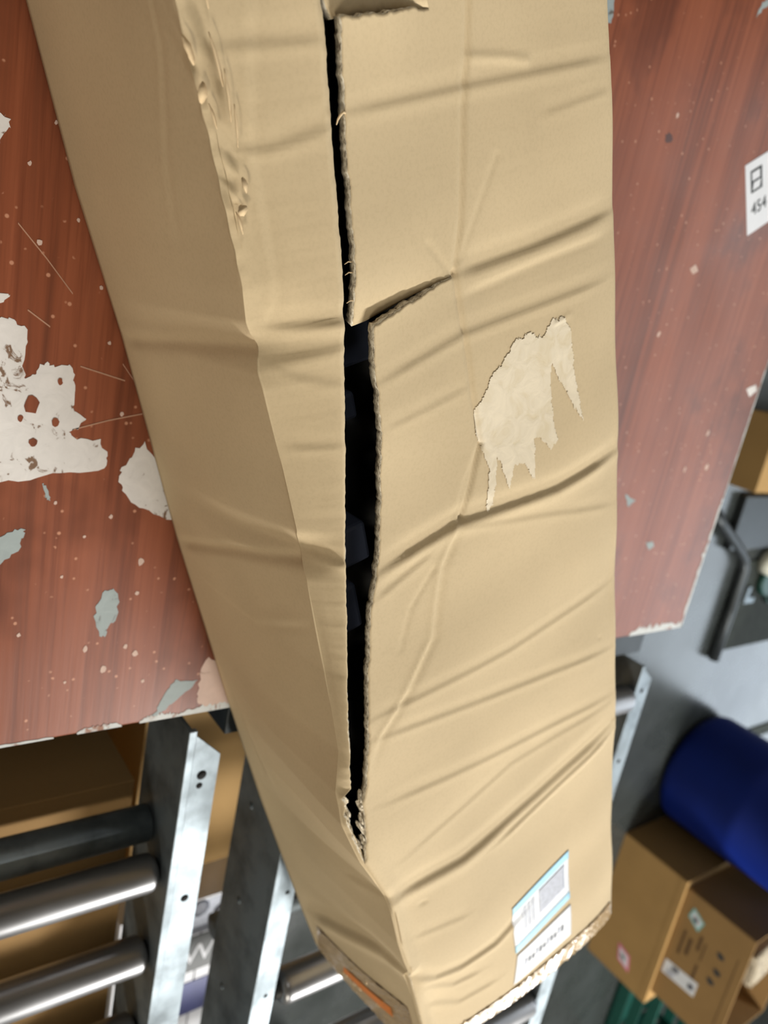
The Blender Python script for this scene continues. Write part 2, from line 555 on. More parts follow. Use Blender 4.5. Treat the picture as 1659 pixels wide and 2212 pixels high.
def interp(tab):
    xs = [t[0] for t in tab]
    ys = [t[1] for t in tab]
    return lambda u: np.interp(u, xs, ys)


v_right = interp([(-0.24, 0.452), (-0.013, 0.461), (0.039, 0.464), (0.13, 0.47), (0.211, 0.473), (0.311, 0.476), (0.469, 0.476), (0.586, 0.475), (0.719, 0.470), (0.905, 0.469), (0.957, 0.467)])
v_bot = interp([(-0.24, 0.172), (-0.066, 0.166), (0.045, 0.16), (0.153, 0.16), (0.337, 0.153), (0.511, 0.152), (0.674, 0.153), (0.881, 0.160), (0.957, 0.164)])
v_tl = interp([(-0.24, 0.182), (-0.037, 0.182), (0.031, 0.182), (0.12, 0.182), (0.135, 0.186), (0.15, 0.182), (0.265, 0.182), (0.28, 0.186), (0.295, 0.181), (0.376, 0.177), (0.45, 0.169), (0.486, 0.158), (0.52, 0.156), (0.571, 0.163), (0.60, 0.170), (0.636, 0.179), (0.70, 0.179), (0.772, 0.185), (0.85, 0.187), (0.957, 0.19)])
z_tl = interp([(-0.24, 0.200), (0.10, 0.199), (0.13, 0.192), (0.16, 0.197), (0.262, 0.197), (0.279, 0.187), (0.30, 0.198), (0.376, 0.202), (0.45, 0.210), (0.60, 0.218), (0.636, 0.212), (0.66, 0.218), (0.75, 0.218), (0.775, 0.205), (0.82, 0.208), (0.957, 0.212)])
gL_tab = [(-0.24, 0.250), (-0.029, 0.25), (-0.019, 0.25), (0.019, 0.246), (0.074, 0.24), (0.115, 0.235), (0.158, 0.227), (0.217, 0.216), (0.282, 0.204), (0.354, 0.191), (0.419, 0.179), (0.471, 0.171), (0.484, 0.169), (0.488, 0.161), (0.521, 0.159), (0.571, 0.165), (0.60, 0.172), (0.636, 0.181), (0.70, 0.181), (0.772, 0.187), (0.85, 0.189), (0.957, 0.192)]
gR_tab = [(-0.24, 0.2512), (-0.045, 0.2512), (-0.03, 0.253), (-0.021, 0.257), (0.001, 0.256), (0.02, 0.254), (0.061, 0.249), (0.096, 0.245), (0.1350, 0.240), (0.1352, 0.251), (0.164, 0.247), (0.195, 0.246), (0.227, 0.243), (0.261, 0.239), (0.295, 0.232), (0.312, 0.227), (0.335, 0.217), (0.365, 0.210), (0.404, 0.200), (0.446, 0.191), (0.49, 0.182), (0.507, 0.176), (0.548, 0.171), (0.571, 0.1648), (0.60, 0.1712), (0.636, 0.1802), (0.70, 0.1802), (0.772, 0.1862), (0.85, 0.1882), (0.957, 0.1912)]
g_left, g_right = interp(gL_tab), interp(gR_tab)



def z_join(u):
    return z_tl(u) + np.minimum(TOP - 0.001 - z_tl(u), np.maximum(g_left(u) - v_tl(u), 0.0018) * 1.7 + 0.001)


# creases on the top: (polyline in (u, v), kind, depth, width)
CREASE = [
    ([(0.02, 0.25), (0.018, 0.341), (0.017, 0.461)], 's', 0.0016, 0.006),
    ([(0.042, 0.40), (0.036, 0.464)], 's', 0.0008, 0.005),
    ([(0.123, 0.319), (0.121, 0.387), (0.114, 0.470)], 's', 0.0034, 0.009),
    ([(0.136, 0.322), (0.130, 0.40), (0.128, 0.46)], 's', -0.0016, 0.006),
    ([(0.173, 0.245), (0.162, 0.32), (0.161, 0.46)], 's', 0.0018, 0.006),
    ([(0.205, 0.25), (0.20, 0.32)], 's', 0.0009, 0.005),
    ([(0.311, 0.224), (0.300, 0.300), (0.312, 0.40), (0.31, 0.478)], 's', 0.0055, 0.009),
    ([(0.304, 0.299), (0.332, 0.39), (0.361, 0.472)], 's', 0.0012, 0.006),
    ([(0.33, 0.225), (0.315, 0.275)], 's', 0.0018, 0.006),
    ([(0.428, 0.192), (0.443, 0.339), (0.445, 0.472)], 's', 0.0016, 0.006),
    ([(0.448, 0.193), (0.523, 0.473)], 's', 0.0018, 0.006),
    ([(0.522, 0.193), (0.584, 0.473)], 's', 0.0018, 0.007),
    ([(0.60, 0.20), (0.575, 0.33), (0.592, 0.47)], 's', 0.0012, 0.007),
    ([(0.640, 0.176), (0.652, 0.262), (0.640, 0.36), (0.622, 0.468)], 's', 0.0062, 0.013),
    ([(0.665, 0.30), (0.645, 0.40), (0.632, 0.468)], 's', 0.0040, 0.008),
    ([(0.715, 0.20), (0.735, 0.26)], 's', 0.0014, 0.008),
    ([(0.765, 0.182), (0.80, 0.215), (0.815, 0.245), (0.818, 0.29), (0.80, 0.34)], 's', 0.0050, 0.009),
    ([(0.80, 0.20), (0.84, 0.235), (0.85, 0.27)], 's', 0.0028, 0.008),
    ([(0.84, 0.20), (0.88, 0.24), (0.885, 0.29)], 's', 0.0022, 0.009),
    # the long score line down the middle
    ([(-0.24, 0.348), (-0.023, 0.346), (0.004, 0.343), (0.032, 0.337), (0.093, 0.327), (0.123, 0.319)], 'v', 0.0036, 0.0032),
    ([(0.123, 0.319), (0.163, 0.322), (0.206, 0.324), (0.247, 0.328), (0.299, 0.304)], 'v', 0.0042, 0.0030),
    ([(0.299, 0.304), (0.333, 0.282), (0.39, 0.265), (0.426, 0.232), (0.453, 0.201), (0.475, 0.19)], 's', 0.0028, 0.0045),
    ([(0.247, 0.328), (0.27, 0.312), (0.295, 0.300)], 'v', 0.0016, 0.003),
    ([(0.33, 0.275), (0.355, 0.250), (0.385, 0.235)], 'v', 0.0014, 0.003),
    ([(0.06, 0.36), (0.115, 0.325)], 'v', 0.0009, 0.003),
    ([(0.10, 0.30), (0.12, 0.315)], 'v', 0.0009, 0.003),
    ([(0.005, 0.345), (0.008, 0.37), (0.012, 0.39)], 'r', 0.0014, 0.004),
    ([(0.18, 0.405), (0.178, 0.42)], 'r', 0.0010, 0.003),
    # on the narrow strip left of the slit
    ([(0.121, 0.172), (0.124, 0.2), (0.128, 0.236)], 's', 0.0042, 0.007),
    ([(0.141, 0.172), (0.143, 0.2), (0.142, 0.232)], 's', 0.0022, 0.006),
    ([(0.135, 0.18), (0.155, 0.20), (0.165, 0.225)], 's', 0.0012, 0.006),
    ([(0.196, 0.171), (0.204, 0.218)], 's', 0.0016, 0.006),
    ([(0.274, 0.172), (0.280, 0.185), (0.288, 0.204)], 's', 0.0055, 0.005),
    ([(-0.02, 0.18), (-0.015, 0.25)], 's', 0.0014, 0.006),
    ([(0.026, 0.18), (0.03, 0.21), (0.024, 0.248)], 's', 0.0016, 0.006),
    ([(-0.24, 0.219), (-0.034, 0.216), (0.026, 0.203), (0.052, 0.202), (0.108, 0.198), (0.134, 0.186)], 's', 0.0016, 0.0035),
    ([(0.30, 0.182), (0.36, 0.181), (0.42, 0.175)], 's', -0.0016, 0.004),
    # small dents along the crushed edge
    ([(0.040, 0.189), (0.044, 0.191)], 'v', 0.0050, 0.0028),
    ([(0.054, 0.184), (0.055, 0.189)], 'v', 0.0085, 0.0022),
    ([(0.060, 0.184), (0.062, 0.188)], 'v', 0.0060, 0.0026),
    ([(0.030, 0.190), (0.034, 0.194)], 'v', 0.0035, 0.0028),
    ([(0.675, 0.213), (0.677, 0.215)], 'v', 0.0025, 0.004),
    ([(0.50, 0.452), (0.501, 0.454)], 'v', 0.001, 0.003),
]
# creases on the left side, in (u, z); they push the wall inwards
SIDE = [
    ([(0.157, 0.0), (0.143, 0.11), (0.133, 0.22)], 'r', 0.0050, 0.0075),
    ([(0.341, 0.0), (0.307, 0.108), (0.281, 0.218)], 'r', 0.0060, 0.0065),
    ([(-0.24, 0.185), (-0.023, 0.175), (0.03, 0.152), (0.085, 0.141)], 's', -0.0010, 0.003),
    ([(0.36, 0.03), (0.37, 0.12), (0.34, 0.19)], 's', 0.0012, 0.006),
    ([(0.46, 0.0), (0.50, 0.03), (0.53, 0.042), (0.62, 0.05)], 's', 0.0020, 0.005),
    ([(0.40, 0.10), (0.44, 0.17), (0.47, 0.20)], 's', 0.0010, 0.006),
    ([(0.86, 0.03), (0.826, 0.071), (0.79, 0.13), (0.764, 0.172), (0.758, 0.22)], 's', -0.0080, 0.016),
    ([(0.64, 0.21), (0.66, 0.16)], 's', 0.0012, 0.008),
]


def crease_field(P, items):
    out = np.zeros(len(P))
    for pts, kind, amp, w in items:
        amp, w = amp * 0.55, w * 0.62
        pts = np.array(pts)
        seg = np.linalg.norm(np.diff(pts, axis=0), axis=1)
        cum = np.concatenate([[0], np.cumsum(seg)])
        best = np.full(len(P), 1e9)
        sd = np.zeros(len(P))
        sp = np.zeros(len(P))
        for i in range(len(pts) - 1):
            d = (pts[i + 1] - pts[i]) / max(seg[i], 1e-9)
            r = P - pts[i]
            t = np.clip(r @ d, 0, seg[i])
            q = r - t[:, None] * d
            dist = np.hypot(q[:, 0], q[:, 1])
            s = np.where((d[0] * r[:, 1] - d[1] * r[:, 0]) > 0, 1.0, -1.0)
            m = dist < best
            best = np.where(m, dist, best)
            sd = np.where(m, s * dist, sd)
            sp = np.where(m, cum[i] + t, sp)
        x = best / w
        if kind == 'v':
            out -= amp * np.exp(-x * x)
        elif kind == 'r':
            out += amp * np.exp(-x * x)
        else:
            tt = sp / cum[-1]
            taper = np.clip(np.minimum(tt, 1 - tt) * 6 + 0.25, 0, 1)
            y = sd / w
            out += amp * taper * (-y * np.exp(-0.5 * y * y) * 0.9 - 0.55 * np.exp(-4 * y * y))
    return out


def wav(u, v):
    return (0.0012 * np.sin(u * 21 + 1.3) * np.sin(v * 17 + 0.4) + 0.0010 * np.sin(u * 9 + v * 24 + 2.0) + 0.0007 * np.sin(u * 55 + v * 11))


def top_h(u, v):
    """height of the top panel right of the slit"""
    z = TOP + wav(u, v) + crease_field(np.stack([u, v], 1), CREASE)
    # gentle crown, dipping to the long edges
    z -= 0.004 * np.clip((v - 0.42) / 0.05, 0, 1) ** 2
    z -= 0.010 * smoothstep(0.74, 0.90, u) * smoothstep(0.34, 0.19, v)
    z -= 0.006 * smoothstep(0.60, 0.68, u) * smoothstep(0.30, 0.18, v)
    z -= 0.004 * smoothstep(0.45, 0.32, u) * smoothstep(0.19, 0.25, u) * smoothstep(0.33, 0.21, v)
    return z


def grid_faces(nr, nc, off, flip=False):
    f = []
    for i in range(nr - 1):
        for j in range(nc - 1):
            a, b, c, d = off + i * nc + j, off + i * nc + j + 1, off + (i + 1) * nc + j + 1, off + (i + 1) * nc + j
            f.append((a, d, c, b) if not flip else (a, b, c, d))
    return f


def ragged(u, amp, seed):
    r = np.random.default_rng(seed)
    ph = r.uniform(0, 6.28, 6)
    fr = np.array([160, 260, 410, 700, 1100, 1700])
    am = np.array([1, .8, .8, .7, .6, .5])
    return amp * sum(a * np.sin(f * u + p) for a, f, p in zip(am, fr, ph)) / 2.2


def right_grid(u_first, u_last, nrow, sink=None, curl=False, lift=0.0):
    """rows along the box, columns from the slit across to the right edge and down the side.
    u_first(v), u_last(v) are the row limits"""
    VS = 0.318
    n1, n2 = 44, 84
    V, rows = [], np.linspace(0, 1, nrow)
    jj = np.linspace(0, 1, n1)
    ww = np.linspace(0, 1, n2)[1:]
    for t in rows:
        # gap edge depends on u; iterate once
        u_e = u_first(0.25) * (1 - t) + u_last(0.25) * t
        ge = g_right(u_e) + (0.0004 + ragged(np.array([u_e]), 0.0007, 5)[0]) * (1.0 if u_e < 0.57 else 0.0)
        v1 = ge + (VS - ge) * jj
        u1 = u_first(v1) * (1 - t) + u_last(v1) * t
        u2s = u_first(VS) * (1 - t) + u_last(VS) * t
        v2 = VS + (v_right(u2s) - VS) * ww
        u2 = u_first(v2) * (1 - t) + u_last(v2) * t
        V.append((np.concatenate([u1, u2]), np.concatenate([v1, v2])))
    U = np.concatenate([a for a, b in V])
    W = np.concatenate([b for a, b in V])
    Z = top_h(U, W)
    if sink is not None:
        Z = Z - sink * smoothstep(VS, VS - 0.03, W) * np.clip(1 - (u_last(W) - U) / 0.12, 0, 1)
    if curl:
        d = u_last(W) - U
        Z = Z - 0.0105 * np.clip((VS - W) / 0.075, 0, 1) ** 0.9 * np.exp(-np.clip(d, 0, 1) / 0.013)
        d0 = U - u_first(W)
        Z = Z + 0.003 * np.clip((VS - W) / 0.03, 0, 1) * np.exp(-np.clip(d0, 0, 1) / 0.02)
    if lift:
        d = U - u_first(W)
        Z = Z + lift * np.clip((VS - W) / 0.05, 0, 1) * np.exp(-np.clip(d, 0, 1) / 0.02)
    gj = g_right(U)
    wj = smoothstep(0.556, 0.580, U) * np.exp(-((W - gj) / 0.010) ** 2)
    Z = Z * (1 - wj) + (z_join(U) + (W - gj) * 0.25) * wj
    Z = Z - 0.010 * smoothstep(U1 - 0.007, U1, U)
    ncol = n1 + len(ww)
    grid = np.stack([U, W, Z], 1).reshape(nrow, ncol, 3)
    # round the right edge and run down the side
    extra = []
    last = grid[:, -1, :]
    R = 0.006
    for a in (30, 60, 90):
        e = last.copy()
        e[:, 1] += R * math.sin(math.radians(a))
        e[:, 2] -= R * (1 - math.cos(math.radians(a)))
        extra.append(e)
    base = extra[-1]
    for s in (0.1, 0.25, 0.5, 0.75, 1.0):
        e = base.copy()
        e[:, 2] = base[:, 2] * (1 - s) + 0.001 * s
        e[:, 1] = base[:, 1] + 0.004 * math.sin(s * math.pi)
        extra.append(e)
    grid = np.concatenate([grid] + [e[:, None, :] for e in extra], axis=1)
    return grid


tear_u = lambda v: -0.0215 + 0 * np.asarray(v) + np.where(np.asarray(v) < 0.318, ragged(np.asarray(v) * 1.0, 0.0009, 3) - 0.0005, 0)
slit_a = interp([(0.20, 0.1400), (0.24, 0.1385), (0.26, 0.1345), (0.29, 0.1283), (0.318, 0.124), (0.5, 0.121)])
slit_b0 = interp([(0.20, 0.1375), (0.25, 0.1372), (0.27, 0.1335), (0.29, 0.1288), (0.318, 0.124), (0.5, 0.121)])
slit_b = lambda v: slit_b0(v) + np.where(np.asarray(v) < 0.31, ragged(np.asarray(v), 0.0008, 9), 0)
g0 = right_grid(lambda v: U0 + 0 * np.asarray(v), tear_u, 40, sink=0.0055)
g1 = right_grid(tear_u, slit_a, 80, curl=True)
g2 = right_grid(slit_b, lambda v: U1 + 0 * np.asarray(v), 400, lift=0.0015)
verts, faces = [], []
for g in (g0, g1, g2):
    off = len(verts)
    nr, nc = g.shape[:2]
    verts.extend(g.reshape(-1, 3).tolist())
    faces.extend(grid_faces(nr, nc, off))
me = bpy.data.meshes.new('top_panel')
me.from_pydata(verts, [], faces)
bm = bmesh.new()
bm.from_mesh(me)
bmesh.ops.remove_doubles(bm, verts=[v for v in bm.verts if v.co.y > 0.316], dist=0.00004)
bm.to_mesh(me)
bm.free()
me.materials.append(M['box'])
me.materials.append(M['edge'])
me.polygons.foreach_set('use_smooth', [True] * len(me.polygons))
top_panel = link(bpy.data.objects.new('top_panel', me), bx)


def board_thickness(o, th=0.0042):
    s = o.modifiers.new('board', 'SOLIDIFY')
    s.thickness = th
    s.offset = -1.0
    s.material_offset_rim = 1
    s.use_even_offset = False


board_thickness(top_panel, 0.0062)

# left wall and the strip of top left of the slit, one folded sheet
nrow = 520
uu = np.linspace(U0, U1, nrow)
ns, nt_ = 56, 26
ss = 1 - (1 - np.linspace(0, 1, ns)) ** 1.6
tt = (np.linspace(0, 1, nt_) ** 1.7)[1:]
G = np.zeros((nrow, ns + len(tt), 3))
for i, u in enumerate(uu):
    vb, vt, zt = v_bot(u), v_tl(u), z_tl(u)
    gl = g_left(u)
    if u < 0.575:
        gl = gl - 0.0003 + ragged(np.array([u]), 0.00035 if u < 0.46 else 0.0009, 21)[0]
    gl = max(gl, vt + 0.0018)
    G[i, :ns, 0] = u
    G[i, :ns, 1] = vb + (vt - vb) * ss - 0.006 * np.sin(ss * math.pi) * (0.6 + 0.4 * math.sin(u * 7))
    G[i, :ns, 2] = 0.001 + (zt - 0.001) * ss
    zg = TOP - 0.001
    G[i, ns:, 0] = u
    G[i, ns:, 1] = vt + (gl - vt) * tt
    k = max(gl - vt, 1e-4)
    rise = min(zg - zt, k * 1.7 + 0.001)
    G[i, ns:, 2] = zt + rise * (1 - (1 - tt) ** 1.35)
flat = G.reshape(-1, 3)
idx = np.arange(len(flat)) % (ns + len(tt))
side_m = idx < ns
d = crease_field(flat[side_m][:, [0, 2]], SIDE)
fade = smoothstep(0.0, 0.03, flat[side_m][:, 2])
flat[side_m, 1] += d * fade + 0.0008 * np.sin(flat[side_m][:, 0] * 31) * np.sin(flat[side_m][:, 2] * 40)
dz = crease_field(flat[~side_m][:, [0, 1]], CREASE) + wav(flat[~side_m][:, 0], flat[~side_m][:, 1]) * 0.5
tcol = tt[idx[~side_m] - ns]
flat[~side_m, 2] += dz * np.clip(tcol * 3, 0, 1)
# crushed, slightly frayed fold line near the top of the picture
em = (idx >= ns - 3) & (idx <= ns + 4) & (flat[:, 0] < 0.10)
flat[em, 2] += 0.00035 * np.sin(flat[em, 0] * 420) * np.sin(flat[em, 0] * 95)
flat[em, 1] += 0.0002 * np.sin(flat[em, 0] * 330 + 1)
side_panel = mesh_obj('side_panel', flat, grid_faces(nrow, G.shape[1], 0), ['box', 'edge'], bx, True)
board_thickness(side_panel)
# smooth the hard fold a little
me = side_panel.data

# floor of the carton and its two end walls
box('bottom_panel', U0, U1, 0.172, 0.468, 0.0012, 0.0052, 'box', bx)
box('end_panel', U1 - 0.006, U1 - 0.002, 0.180, 0.470, 0.003, 0.200, 'box', bx)
box('end_panel', U0 + 0.004, U0 + 0.008, 0.185, 0.446, 0.003, 0.205, 'box', bx)


def conform(name, quad, nu, nv, off, mat, parent, thick=0.0004, wob=0.0):
    """a thin sheet lying on the top panel; quad = four (u, v) corners"""
    q = np.array(quad, float)
    S, T = np.meshgrid(np.linspace(0, 1, nu), np.linspace(0, 1, nv), indexing='ij')
    S, T = S.ravel(), T.ravel()
    P = (q[0][None] * ((1 - S) * (1 - T))[:, None] + q[1][None] * (S * (1 - T))[:, None] + q[2][None] * (S * T)[:, None] + q[3][None] * ((1 - S) * T)[:, None])
    z = top_h(P[:, 0], P[:, 1]) - 0.010 * smoothstep(U1 - 0.007, U1, P[:, 0]) + off
    if wob:
        z = z + np.abs(ragged(P[:, 0] * 0.7 + P[:, 1] * 1.1, wob, 33))
    vs = np.concatenate([np.stack([P[:, 0], P[:, 1], z], 1)])
    fs = grid_faces(nu, nv, 0)
    # orient upwards
    a, b, c = vs[fs[0][0]], vs[fs[0][1]], vs[fs[0][2]]
    if np.cross(b - a, c - a)[2] < 0:
        fs = [f[::-1] for f in fs]
    o = mesh_obj(name, vs, fs, mat, parent, True)
    s = o.modifiers.new('paper', 'SOLIDIFY')
    s.thickness = thick
    s.offset = -1.0
    return o


def sub_quad(q, s0, s1, t0, t1):
    q = np.array(q, float)
    f = lambda s, t: tuple(q[0] * (1 - s) * (1 - t) + q[1] * s * (1 - t) + q[2] * s * t + q[3] * (1 - s) * t)
    return [f(s0, t0), f(s1, t0), f(s1, t1), f(s0, t1)]


# shipping label (blue bands) and the plain white one below it
Q1 = [(0.780, 0.314), (0.762, 0.399), (0.842, 0.397), (0.863, 0.314)]
Q2 = [(0.868, 0.316), (0.853, 0.397), (0.909, 0.396), (0.919, 0.308)]
lab = conform('shipping_label', Q1, 24, 24, 0.0007, 'sticker_white', bx)
tag(lab, 'white label with light blue bands')
for t0, t1 in ((0.0, 0.16), (0.86, 1.0)):
    conform('blue_band', sub_quad(Q1, 0.0, 1.0, t0, t1), 24, 8, 0.0009, 'sticker_blue', lab, 0.0002)
conform('printed_block', sub_quad(Q1, 0.46, 0.92, 0.20, 0.70), 14, 14, 0.0009, 'print_grey', lab, 0.0002)
for k in range(7):
    s = 0.16 + k * 0.035
    conform('barcode_bar', sub_quad(Q1, s, s + (0.02 if k % 2 else 0.012), 0.22, 0.72), 3, 12, 0.0009, 'print_grey', lab, 0.0002)
lab2 = conform('barcode_label', Q2, 24, 18, 0.0007, 'sticker_white', bx)
tag(lab2, 'plain white label with a smudged grey line of print')
for k in range(11):
    s = 0.15 + k * 0.066
    conform('printed_mark', sub_quad(Q2, s, s + 0.045, 0.38 + 0.03 * (k % 3), 0.60 - 0.02 * (k % 2)), 3, 6, 0.0009, 'print_dark' if k % 3 else 'print_grey', lab2, 0.0002)

# patch where the printed paper layer has been torn off
blob = np.array([(0.176, 0.412), (0.19, 0.421), (0.221, 0.423), (0.266, 0.431), (0.242, 0.417), (0.229, 0.411), (0.21, 0.399), (0.24, 0.398), (0.273, 0.401), (0.276, 0.394), (0.262, 0.384), (0.262, 0.378), (0.296, 0.376), (0.278, 0.366), (0.274, 0.357), (0.292, 0.350), (0.270, 0.344), (0.265, 0.341), (0.300, 0.334), (0.304, 0.327), (0.27, 0.333), (0.255, 0.330), (0.235, 0.324), (0.221, 0.325), (0.205, 0.338), (0.195, 0.349), (0.182, 0.365), (0.180, 0.38), (0.186, 0.392), (0.178, 0.402)])


def inside(px, py, poly):
    r = np.zeros(len(px), bool)
    n = len(poly)
    for i in range(n):
        x1, y1 = poly[i]
        x2, y2 = poly[(i + 1) % n]
        c = ((y1 > py) != (y2 > py)) & (px < (x2 - x1) * (py - y1) / (y2 - y1 + 1e-12) + x1)
        r ^= c
    return r


def torn_patch(name, poly, mat, parent, step=0.0009, off=0.0005, rag=0.0012):
    a, b = poly.min(0) - 0.003, poly.max(0) + 0.003
    nu, nv = int((b[0] - a[0]) / step), int((b[1] - a[1]) / step)
    S, T = np.meshgrid(a[0] + np.arange(nu) * step, a[1] + np.arange(nv) * step, indexing='ij')
    S, T = S.ravel(), T.ravel()
    cu, cv = S + step / 2, T + step / 2
    keep = inside(cu + ragged(cv * 1.3, rag, 41) * 1.4, cv + ragged(cu * 1.3, rag, 42) * 0.6, poly)
    vs = np.stack([S, T, top_h(S, T) + off], 1)
    fs = []
    for i in range(nu - 1):
        for j in range(nv - 1):
            if keep[i * nv + j]:
                fs.append((i * nv + j, (i + 1) * nv + j, (i + 1) * nv + j + 1, i * nv + j + 1))
    used = sorted({k for f in fs for k in f})
    mp = {k: n for n, k in enumerate(used)}
    return mesh_obj(name, vs[used], [tuple(mp[k] for k in f) for f in fs], mat, parent, True)


tag(torn_patch('torn_patch', blob, 'torn', bx), 'pale patch of bared paper with ragged tongues')

# clear tape over the far end edge
tp = conform('packing_tape', [(0.929, 0.200), (0.956, 0.200), (0.956, 0.468), (0.922, 0.468)], 26, 160, 0.0008, 'tape', bx, 0.0004, 0.0010)
tag(tp, 'shiny wrinkled clear packing tape over the end edge')
# tape tail on the left wall near the end
TQ = [(0.880, 0.035), (0.955, 0.012), (0.955, 0.195), (0.850, 0.195)]


def side_v(u, z):
    s = np.clip(z / z_tl(u), 0, 1)
    v = v_bot(u) + (v_tl(u) - v_bot(u)) * s - 0.006 * np.sin(s * math.pi) * (0.6 + 0.4 * np.sin(u * 7))
    return v + crease_field(np.stack([u, z], 1), SIDE) * smoothstep(0.0, 0.03, z) + 0.0008 * np.sin(u * 31) * np.sin(z * 40)


def conform_side(name, quad, nu, nv, off, mat, parent, wob=0.0):
    q = np.array(quad, float)
    S, T = np.meshgrid(np.linspace(0, 1, nu), np.linspace(0, 1, nv), indexing='ij')
    S, T = S.ravel(), T.ravel()
    P = (q[0][None] * ((1 - S) * (1 - T))[:, None] + q[1][None] * (S * (1 - T))[:, None] + q[2][None] * (S * T)[:, None] + q[3][None] * ((1 - S) * T)[:, None])
    v = side_v(P[:, 0], P[:, 1]) - off
    if wob:
        v = v - np.abs(ragged(P[:, 0] * 0.9 + P[:, 1] * 0.6, wob, 35))
    return mesh_obj(name, np.stack([P[:, 0], v, P[:, 1]], 1), grid_faces(nu, nv, 0, True), mat, parent, True)


ts = conform_side('packing_tape', TQ, 40, 60, 0.0007, 'tape', bx, 0.0010)
tag(ts, 'shiny clear tape tail on the box side')
conform_side('orange_mark', [(0.905, 0.082), (0.925, 0.075), (0.905, 0.165), (0.885, 0.165)], 10, 24, 0.0022, 'orange', ts)

rr_ = random.Random(5)
wr = None
for k in range(46):  # glossy beads added on the tape to catch small lamp glints
    side = k >= 36
    if side:
        t = rr_.random()
        z = 0.05 + 0.14 * t
        u = 0.925 - 0.045 * t + rr_.choice((-0.018, 0.016)) + rr_.uniform(-.003, .003)
        loc = (u, float(side_v(np.array([u]), np.array([z]))[0]) - 0.0012, z)
        rot = (math.pi / 2, 0, rr_.uniform(-.3, .3))
    else:
        v = 0.225 + 0.24 * rr_.random() ** 0.8
        u = rr_.choice((0.929, 0.935, 0.950, 0.954)) + rr_.uniform(-.003, .002)
        loc = (u, v, float(top_h(np.array([u]), np.array([v]))[0]) - 0.010 * float(smoothstep(U1 - 0.007, U1, u)) + 0.0006)
        rot = (rr_.uniform(-.35, .35), rr_.uniform(-.35, .35), rr_.uniform(0, 3))
    if wr is None:
        bm = bmesh.new()
        bmesh.ops.create_icosphere(bm, subdivisions=2, radius=1.0)
        for vv in bm.verts:
            vv.co = Vector((vv.co.x * 0.0034, vv.co.y * 0.0020, vv.co.z * 0.0012))
        o = bm_obj('tape_glint_bead', bm, 'glint_bead', tp, True, loc)
        wr = o.data
    else:
        o = link(bpy.data.objects.new('tape_glint_bead', wr), ts if side else tp)
        o.location = loc
    o.rotation_euler = rot

# frayed paper bits along the crushed fold and the cut
for u, v, z, lu, lv, rot in ((-0.018, 0.176, 0.211, 0.007, 0.0022, 0.2), (0.001, 0.178, 0.2115, 0.005, 0.0032, -0.4), (-0.012, 0.187, 0.2165, 0.012, 0.0012, 0.06), (0.004, 0.189, 0.2168, 0.012, 0.0012, -0.1),
                             (0.018, 0.190, 0.2168, 0.010, 0.0010, -0.15), (0.046, 0.188, 0.2160, 0.004, 0.002, 0.1), (0.058, 0.184, 0.2150, 0.0028, 0.0035, 0.3), (0.064, 0.1815, 0.2140, 0.006, 0.0012, 0.1), (-0.045, 0.188, 0.217, 0.012, 0.0012, 0.05), (0.012, 0.1805, 0.2125, 0.006, 0.0010, 0.1)):
    n = 9
    vs, fs = [], []
    for i in range(n):
        t = i / (n - 1)
        w = lv * math.sin(math.pi * (0.1 + 0.8 * t)) * random.uniform(0.8, 1.1)
        du = (t - 0.5) * 2 * lu
        for s in (-1, 1):
            a, b = du, s * w
            vs.append((u + a * math.cos(rot) - b * math.sin(rot), v + a * math.sin(rot) + b * math.cos(rot), z + 0.0012 * math.sin(math.pi * t) + (0.0012 if s < 0 else -0.0004)))
    fs = [(2 * i, 2 * i + 2, 2 * i + 3, 2 * i + 1) for i in range(n - 1)]
    vs = [(a, b + 0.004, c - 0.0068) for a, b, c in vs]
    fl = mesh_obj('torn_flake', vs, fs, 'flake', bx, True)
    m_ = fl.modifiers.new('paper', 'SOLIDIFY')
    m_.thickness = 0.0004
tube('paper_thread', [(0.021, 0.2545, 0.2195), (0.0205, 0.252, 0.2215), (0.0215, 0.2500, 0.2218), (0.0235, 0.2490, 0.2200), (0.0260, 0.2488, 0.2180)], [0.0007, 0.0008, 0.0008, 0.0006, 0.0003], 'flake', bx, 6)
for u0 in (0.104, 0.120, 0.098):
    gv = float(g_right(u0))
    tube('paper_thread', [(u0, gv + 0.0005, 0.2175), (u0 - 0.0008, gv - 0.0022, 0.2178), (u0 + 0.0004, gv - 0.0042, 0.2165)], [0.0004, 0.0004, 0.0002], 'flake', bx, 5)
# crumbling flutes at the low end of the slit
for u0, v0, s in ((0.497, 0.163, 1), (0.508, 0.1625, 1), (0.520, 0.1615, 1), (0.535, 0.1625, 1), (0.552, 0.1645, 1), (0.503, 0.1755, -1), (0.512, 0.1740, -1), (0.523, 0.1725, -1), (0.536, 0.1715, -1), (0.548, 0.1698, -1)):
    bm = bmesh.new()
    bmesh.ops.create_icosphere(bm, subdivisions=2, radius=1.0)
    for v in bm.verts:
        j = random.uniform(0.55, 1.35)
        v.co = Vector((v.co.x * 0.0085 * j, v.co.y * 0.0016 * j, v.co.z * 0.0034 * j))
    ff = bm_obj('frayed_flute', bm, 'edge', bx, False, (u0 + random.uniform(-.003, .003), v0 + random.uniform(-.0007, .0007), 0.2138 if s > 0 else 0.2150))
    ff.rotation_euler = (random.uniform(-.5, .5), random.uniform(-.25, .25), random.uniform(-.25, .25))

